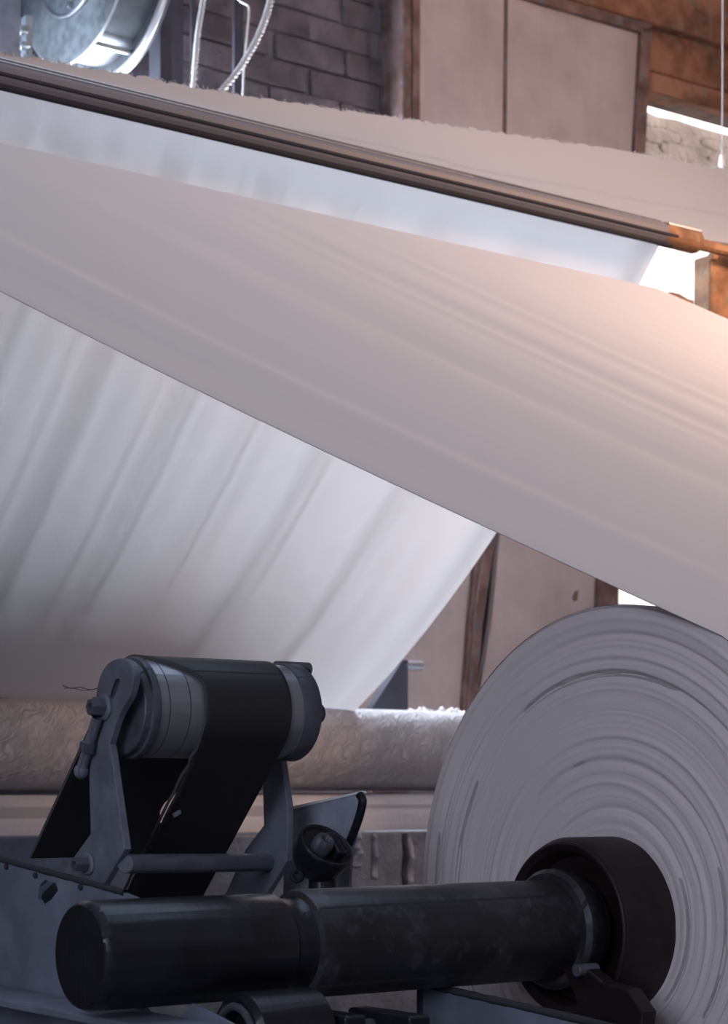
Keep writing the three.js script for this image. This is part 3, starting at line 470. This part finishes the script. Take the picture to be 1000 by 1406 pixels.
// ---------------------------------------------------------------- belt tensioner
{
  const t = -2.703, y = EYE + 0.1297, R = 0.0815, near = sT(166, t), far = sT(394, t);
  const a = thing('belt_tensioner', 'steel belt roller on two grey bracket plates joined by a round tie bar', 'tension roller', [near, y - 0.45, t]);
  // drum and its bands
  const sx = px => sT(px, t);
  const drum = part('drum', turned([[0.04, near + 0.02], [R * 0.96, near + 0.02], [R * 0.965, sx(198)], [R * 0.92, sx(198) + 0.0001], [R * 0.92, sx(198) + 0.0018], [R * 0.965, sx(198) + 0.0019], [R * 0.965, sx(226)], [R * 0.92, sx(226) + 0.0001], [R * 0.92, sx(226) + 0.0018], [R * 0.965, sx(226) + 0.0019], [R * 0.965, sx(381)], [R * 0.93, sx(382)], [0.04, sx(383)]], y, t, 96), M.steel, a);
  part('near_flange', turned([[0, near + 0.004], [R * 0.55, near], [R * 0.9, near], [R * 0.92, near + 0.002], [R * 0.93, near + 0.012], [R * 0.985, near + 0.014], [R * 1.0, near + 0.018], [R * 1.0, near + 0.024], [R * 0.975, near + 0.027], [R * 0.95, near + 0.028]], y, t, 96), M.flange, drum);
  part('far_flange', turned([[R * 0.95, sx(380)], [R * 0.99, sx(381)], [R * 1.0, sx(382)], [R * 1.0, far + 0.012], [R * 0.97, far + 0.016], [0, far + 0.016]], y, t, 96), M.flange, drum);
  part('axle', cyl(0.016, near - 0.05, far + 0.07, y, t, 24), M.flange, a);
  // near bracket plate with its slot
  const sp = near - 0.034, slot = (pts) => pts;
  const head = new THREE.SplineCurve([[131, 960], [134, 940], [140, 922], [150, 909], [164, 904], [176, 908], [183, 920], [183, 934], [177, 957], [162, 984], [150, 1022]].map(q => new THREE.Vector2(...q))).getPoints(48).map(q => [q.x, q.y]);
  const nb = part('bracket_plate', slabS([...head, [152, 1030], [171, 1166], [141, 1216], [96, 1262], [52, 1262], [56, 1228], [85, 1199], [124, 1145], [122, 1066], [124, 1034], [129, 995]], sp, 0.013, 0.002,
    [[[158, 932], [162, 929.5], [165.5, 932], [165.5, 938], [160, 953], [156, 961], [152, 962], [149.5, 958], [153, 946]], [[133, 990], [140, 988], [141, 996], [137, 1010], [131, 1014], [130, 1004]]]), M.greyPaint, a);
  const cylS = (px, py, s0, s1, r, seg = 24) => cyl(r, s0, s1, yS(px, py, (s0 + s1) / 2), tS(px, (s0 + s1) / 2), seg);
  const boltAt = (px, py, r, parent) => { const yy = yS(px, py, sp), tt = tS(px, sp); part('washer', cyl(r * 1.45, sp - 0.006, sp + 0.002, yy, tt, 24), M.greyPaint, parent); part('bolt_head', turned([[r * 0.45, sp - 0.018], [r * 0.5, sp - 0.028], [r * 0.9, sp - 0.028], [r, sp - 0.025], [r, sp - 0.005]], yy, tt, 6), M.flange, parent); part('bolt_socket', cyl(r * 0.5, sp - 0.019, sp - 0.016, yy, tt, 12), M.socketShade, parent); };
  boltAt(145, 971, 0.0145, nb); boltAt(123, 1186, 0.0125, nb);
  // adjusting screw hanging off the plate
  const pS = (px, py) => [sp - 0.012, yS(px, py, sp - 0.012), tS(px, sp - 0.012)];
  const adj = part('adjusting_screw', rod([pS(134, 985), pS(126, 1010), pS(118, 1035), pS(112, 1056)], 0.0085, 16, 14), M.greyPaint, a);
  const p1 = pS(121, 1026), p2 = pS(111.5, 1059);
  part('lock_nut', new THREE.CylinderGeometry(0.0135, 0.0135, 0.016, 6).rotateX(0.3).translate(...p1), M.flange, adj);
  part('screw_head', new THREE.SphereGeometry(0.0125, 20, 14).scale(0.95, 1, 0.95).translate(...p2), M.greyPaint, adj);
  // far bracket plate
  const sf = far + 0.022;
  const fb = part('bracket_plate', slabS([[372, 985], [394, 930], [409, 926], [414, 940], [404, 975], [392, 1020], [386, 1045], [395, 1108], [394, 1182], [364, 1230], [330, 1270], [290, 1270], [337, 1166], [362, 1133], [360, 1059]], sf, 0.013, 0.002), M.greyPaint, a);
  const hd = pS2(404, 930, sf - 0.01), hd2 = pS2(397, 925, sf + 0.02);
  function pS2(px, py, s) { return [s, yS(px, py, s), tS(px, s)]; }
  part('clamp_head', new RoundedBoxGeometry(0.05, 0.040, 0.024, 3, 0.008).rotateX(0.5).translate(sf + 0.002, yS(404, 930, sf), tS(404, sf)), M.blackSteel, fb);
  part('clamp_bolt', cyl(0.012, sf - 0.03, sf + 0.04, yS(398, 918, sf), tS(398, sf), 12), M.flange, fb);
  // tie bar
  const y0 = yS(158, 1186, sp), t0 = tS(158, sp), sb = sT(372, t0);
  {
    const e0 = new THREE.Vector3(sp + 0.01, y0, t0 + 0.012), e1 = new THREE.Vector3(sf + 0.002, yS(369, 1184, sf), tS(369, sf)), dv = e1.clone().sub(e0);
    part('tie_bar', cyl(0.0152, 0, dv.length(), 0, 0, 32).applyQuaternion(new THREE.Quaternion().setFromUnitVectors(new THREE.Vector3(1, 0, 0), dv.clone().normalize())).translate(e0.x, e0.y, e0.z), M.greyPaint, a);
  }
}
{ // the worn belt: up the back, over the roller, down the front
  const t = -2.703, y = EYE + 0.1297, R = 0.0815 * 0.965 + 0.003, sL = sT(184, t), sM = sT(246, t), sR = sT(353, t) + 0.012;
  const b = thing('drive_belt', 'worn wide black rubber belt looped over the steel tension roller', 'belt', [(sL + sR) / 2, y - 0.4, t]);
  const ang = 46 * Math.PI / 180, run = 0.42, arc = Math.PI * R, tot = 2 * run + arc;
  const path = d => {                                     // distance along the belt -> [y, t]
    const dir = [-Math.sin(ang), -Math.cos(ang)];         // strands run down and away (y, t)
    if (d < run) { const k = run - d; return [y + R * Math.cos(ang) + dir[0] * k, t - R * Math.sin(ang) + dir[1] * k]; }
    if (d > run + arc) { const k = d - run - arc; return [y - R * Math.cos(ang) + dir[0] * k, t + R * Math.sin(ang) + dir[1] * k]; }
    const th = (d - run) / R; return [y + R * Math.cos(ang - th), t - R * Math.sin(ang - th)];
  };
  const rightEdge = d => { const k = run - d; return k > 0 ? sR - 0.006 - 0.03 * Math.exp(-(((k - 0.30) / 0.045) ** 2)) - 0.0015 * n1(d * 80, 73) : sR; };
  const leftEdge = d => { const k = smooth(run + arc * 0.25, run + arc * 0.62, d); const rag = 0.0025 * n1(d * 90, 71) * smooth(0.02, 0.2, k); return lerp(sL, sM, k) + rag; };
  const f = (u, v) => { const d = v * tot, [yy, tt] = path(d); const curl = 0.006 * (1 - u) ** 6 * smooth(run + arc, run + arc + 0.1, d); return [lerp(leftEdge(d), rightEdge(d), u), yy - curl, tt + curl]; };
  part('belt_band', grid(24, 220, f, 0.005), M.belt, b);
  part('worn_edge', grid(3, 220, (u, v) => { const d = v * tot, [yy, tt] = path(d), nrm = 0.0032; const [y2, t2] = path(Math.min(tot, d + 0.002)), dy = y2 - yy, dt = t2 - tt, l = Math.hypot(dy, dt) || 1; return [leftEdge(d) - 0.0008, yy + (u - 0.5) * 2 * nrm * (dt / l), tt - (u - 0.5) * 2 * nrm * (dy / l)]; }, 0.001), M.beltEdge, b);
  part('tear_flake', new THREE.BoxGeometry(0.014, 0.006, 0.004).rotateZ(0.5).translate(...at(243, 1117, 3.06)), M.greyPaint, b);
}
{
  const p = (px, py, z) => at(px, py, z), z = 3.05;
  solo('loose_thread', 'frayed dark thread sticking out left of the belt roller bracket', 'thread', p(110, 944, z), [rod([p(86, 941, z), p(96, 945, z), p(110, 944, z), p(124, 947, z), p(134, 945, z - 0.01)], 0.0008, 24, 5), rod([p(88, 945, z), p(100, 945, z), p(115, 948, z), p(131, 946, z - 0.01)], 0.0006, 24, 5)], M.thread);
}

// ---------------------------------------------------------------- guards, cam and support in the foreground
{
  const s = 1.44, g = thing('guard_plate', 'blue grey sheet metal guard with a dark ragged top edge at lower left', 'guard plate', [s, 0.6, tS(90, s)]);
  const notch = []; const ct = shT, cy = shY, nr = 0.1;
  const pts = [[-160, 1137], [0, 1181], [170, 1226]].map(([a, b]) => [tS(a, s), yS(a, b, s)]);
  const sh = new THREE.Shape(pts.map(p => new THREE.Vector2(...p)));
  for (let k = 0; k <= 20; k++) { const a = 2.35 + k / 20 * 3.2; sh.lineTo(ct + nr * Math.cos(a), cy + nr * Math.sin(a)); }
  sh.lineTo(ct + 0.25, cy - 0.1); sh.lineTo(ct + 0.25, 0.62); sh.lineTo(pts[0][0], 0.62);
  const legHole = new THREE.Path([[54, 1216], [62, 1208], [76, 1212], [80, 1222], [70, 1236], [58, 1243], [52, 1234]].map(([a, b]) => new THREE.Vector2(tS(a, s), yS(a, b, s)))); sh.holes.push(legHole);
  part('sheet', new THREE.ExtrudeGeometry(sh, { depth: 0.006, bevelEnabled: false }).rotateY(-Math.PI / 2).translate(s + 0.006, 0, 0), M.guard, g);
  const e0 = pts[0], e1 = pts[2];
  part('edge_trim', grid(60, 6, (u, v) => { const a = v * Math.PI * 2, rr = 0.0048 + 0.0012 * n1(u * 60, 81); return [s + 0.003 + 0.006 * Math.cos(a), lerp(e0[1], e1[1], u) + rr * Math.sin(a), lerp(e0[0], e1[0], u)]; }), M.edgeDark, g);
  for (const [px, py] of [[10, 1190], [50, 1202], [112, 1218]]) part('rivet', cyl(0.005, s - 0.004, s + 0.002, yS(px, py, s), tS(px, s), 10), M.edgeDark, g);
  part('ledge', box(s - 0.10, s - 0.001, yS(0, 1352, s) - 0.012, yS(0, 1352, s), pts[0][0], ct + 0.2, 0.003).applyMatrix4(new THREE.Matrix4()), M.guard, g);
  const s2 = 1.95, g2 = thing('guard_plate', 'blue grey sheet metal guard below the shaft at lower right', 'guard plate', [s2, 0.6, tS(700, s2)]);
  part('sheet', slabS([[575, 1352], [830, 1408], [1010, 1450], [1010, 1560], [575, 1560]], s2, 0.006, 0), M.guard, g2);
  const a0 = [tS(574, s2), yS(574, 1350, s2)], a1 = [tS(1010, s2), yS(1010, 1449, s2)];
  part('edge_trim', grid(60, 6, (u, v) => { const a = v * Math.PI * 2, rr = 0.0060 + 0.0016 * n1(u * 50, 82); return [s2 + 0.003 + 0.007 * Math.cos(a), lerp(a0[1], a1[1], u) + rr * Math.sin(a), lerp(a0[0], a1[0], u)]; }), M.edgeDark, g2);
  part('side_trim', slabS([[572, 1350], [578, 1350], [578, 1560], [572, 1560]], s2 - 0.004, 0.012, 0.001), M.edgeDark, g2);
}
{ // support roller under the shaft
  const t = -2.275, y = EYE - 0.345, R = 0.066, s0 = sT(322, t), s1 = sT(425, t);
  const r = thing('support_roller', 'dark steel support roller under the black shaft at the bottom edge', 'roller', [s0, y - R, t]);
  part('roller_body', turned([[0, s0 + 0.008], [0.018, s0 + 0.008], [0.02, s0 + 0.02], [0.036, s0 + 0.02], [0.04, s0 + 0.004], [0.058, s0 + 0.002], [R, s0 + 0.01], [R, s1], [0, s1]], y, t, 64), M.blackSteel, r);
  part('hub_ring', new THREE.TorusGeometry(0.046, 0.006, 10, 48).rotateY(Math.PI / 2).translate(s0 + 0.002, y, t), M.flange, r);
  part('axle', cyl(0.014, s0 - 0.01, s1 + 0.15, y, t, 24), M.flange, r);
  const h = thing('bearing_block', 'dark greasy bearing block behind the support roller at the bottom edge', 'bearing block', [s1 + 0.07, y - 0.15, t]);
  part('block', [box(s1 + 0.012, s1 + 0.05, y - 0.2, y + 0.03, t - 0.07, t + 0.07, 0.006), box(s1 + 0.11, s1 + 0.15, y - 0.2, y + 0.025, t - 0.06, t + 0.09, 0.006)], M.blackSteel, h);
  for (const q of [0, 0.097]) part('cap_bolt', cyl(0.010, s1 + q, s1 + q + 0.014, y + 0.008, t - 0.03, 6), M.flange, h);
}
{ // cam knob in front of a small cover plate
  const t = -2.62, s = sT(440, t);
  const pl = thing('cover_plate', 'small grey cover plate with a bright top edge behind the dark cup', 'plate', [sT(445, t - 0.1), 1.0, t - 0.1]);
  const cs = sT(445, t - 0.1) + 0.03;
  part('sheet', slabS([[393, 1112], [497, 1089], [501, 1098], [482, 1168], [478, 1240], [388, 1240]], cs, 0.006, 0.001), M.coverPaint, pl);
  part('bright_edge', slabS([[393, 1109], [496, 1086], [498, 1089], [394, 1113]], cs - 0.003, 0.010, 0.0008), M.paleEdge, pl);
  const on = (px, py) => [cs - 0.008, yS(px, py, cs - 0.008), tS(px, cs - 0.008)];
  part('side_rod', rod([on(494, 1091), on(498, 1098), on(496, 1112), on(490, 1132), on(482, 1152), on(470, 1178)], 0.0075, 30, 10), M.blackSteel, pl);
  const c = at(445, 1165, zT(445, t)), k = thing('pivot_cup', 'dark round pivot cup with a hollow bolt standing above the black shaft', 'pivot', [c[0], c[1] - 0.06, c[2]]);
  const tilt = g => g.rotateZ(0).applyQuaternion(new THREE.Quaternion().setFromUnitVectors(new THREE.Vector3(0, 1, 0), new THREE.Vector3(0.06, 0.72, 0.68).normalize()));
  const L = (p, seg = 56) => new THREE.LatheGeometry(p.map(a => new THREE.Vector2(...a)), seg);
  // cup axis leans back so that the rim faces up and towards the viewer
  part('cup', tilt(L([[0.001, -0.05], [0.028, -0.05], [0.036, -0.042], [0.047, -0.022], [0.0495, 0.004], [0.0485, 0.010], [0.045, 0.011], [0.042, 0.006], [0.036, -0.004], [0.001, -0.006]])).translate(...c), M.blackSteel, k);
  const bs = part('boss', tilt(L([[0.001, -0.008], [0.018, -0.008], [0.018, 0.016], [0.014, 0.026], [0.008, 0.027], [0.0075, 0.018], [0.001, 0.017]], 24).translate(-0.012, 0, 0.004)).translate(...c), M.flange, k);
  part('clamp_arm', tilt(new RoundedBoxGeometry(0.02, 0.02, 0.05, 2, 0.005).translate(0.018, 0.006, 0.0)).translate(...c), M.blackSteel, k);
  part('stem', new THREE.CylinderGeometry(0.022, 0.03, 0.14, 24).translate(c[0] + 0.012, c[1] - 0.1, c[2] - 0.02), M.blackSteel, k);
  part('drain_lug', new THREE.TorusGeometry(0.008, 0.004, 8, 20).rotateY(-0.6).translate(...at(408, 1203, zT(408, t - 0.01))), M.blackSteel, k);
}
{ // frame that carries the shaft, the guards and the tensioner
  const m = thing('bench', 'blue grey steel bench below the shaft at the bottom edge', 'bench', [1.6, 0, -2.7]);
  part('side_beam', box(1.46, 1.92, 0.45, 0.66, -3.2, -2.1, 0.01), M.guard, m);
  part('leg', box(1.5, 1.6, 0, 0.5, -3.1, -2.9, 0.006), M.guard, m);
  part('leg', box(1.5, 1.6, 0, 0.5, -2.3, -2.15, 0.006), M.guard, m);
  part('cross_beam', box(1.7, 1.9, 0.45, 0.85, -3.1, -2.75, 0.01), M.guard, m);
}
renderer.render(scene, camera);
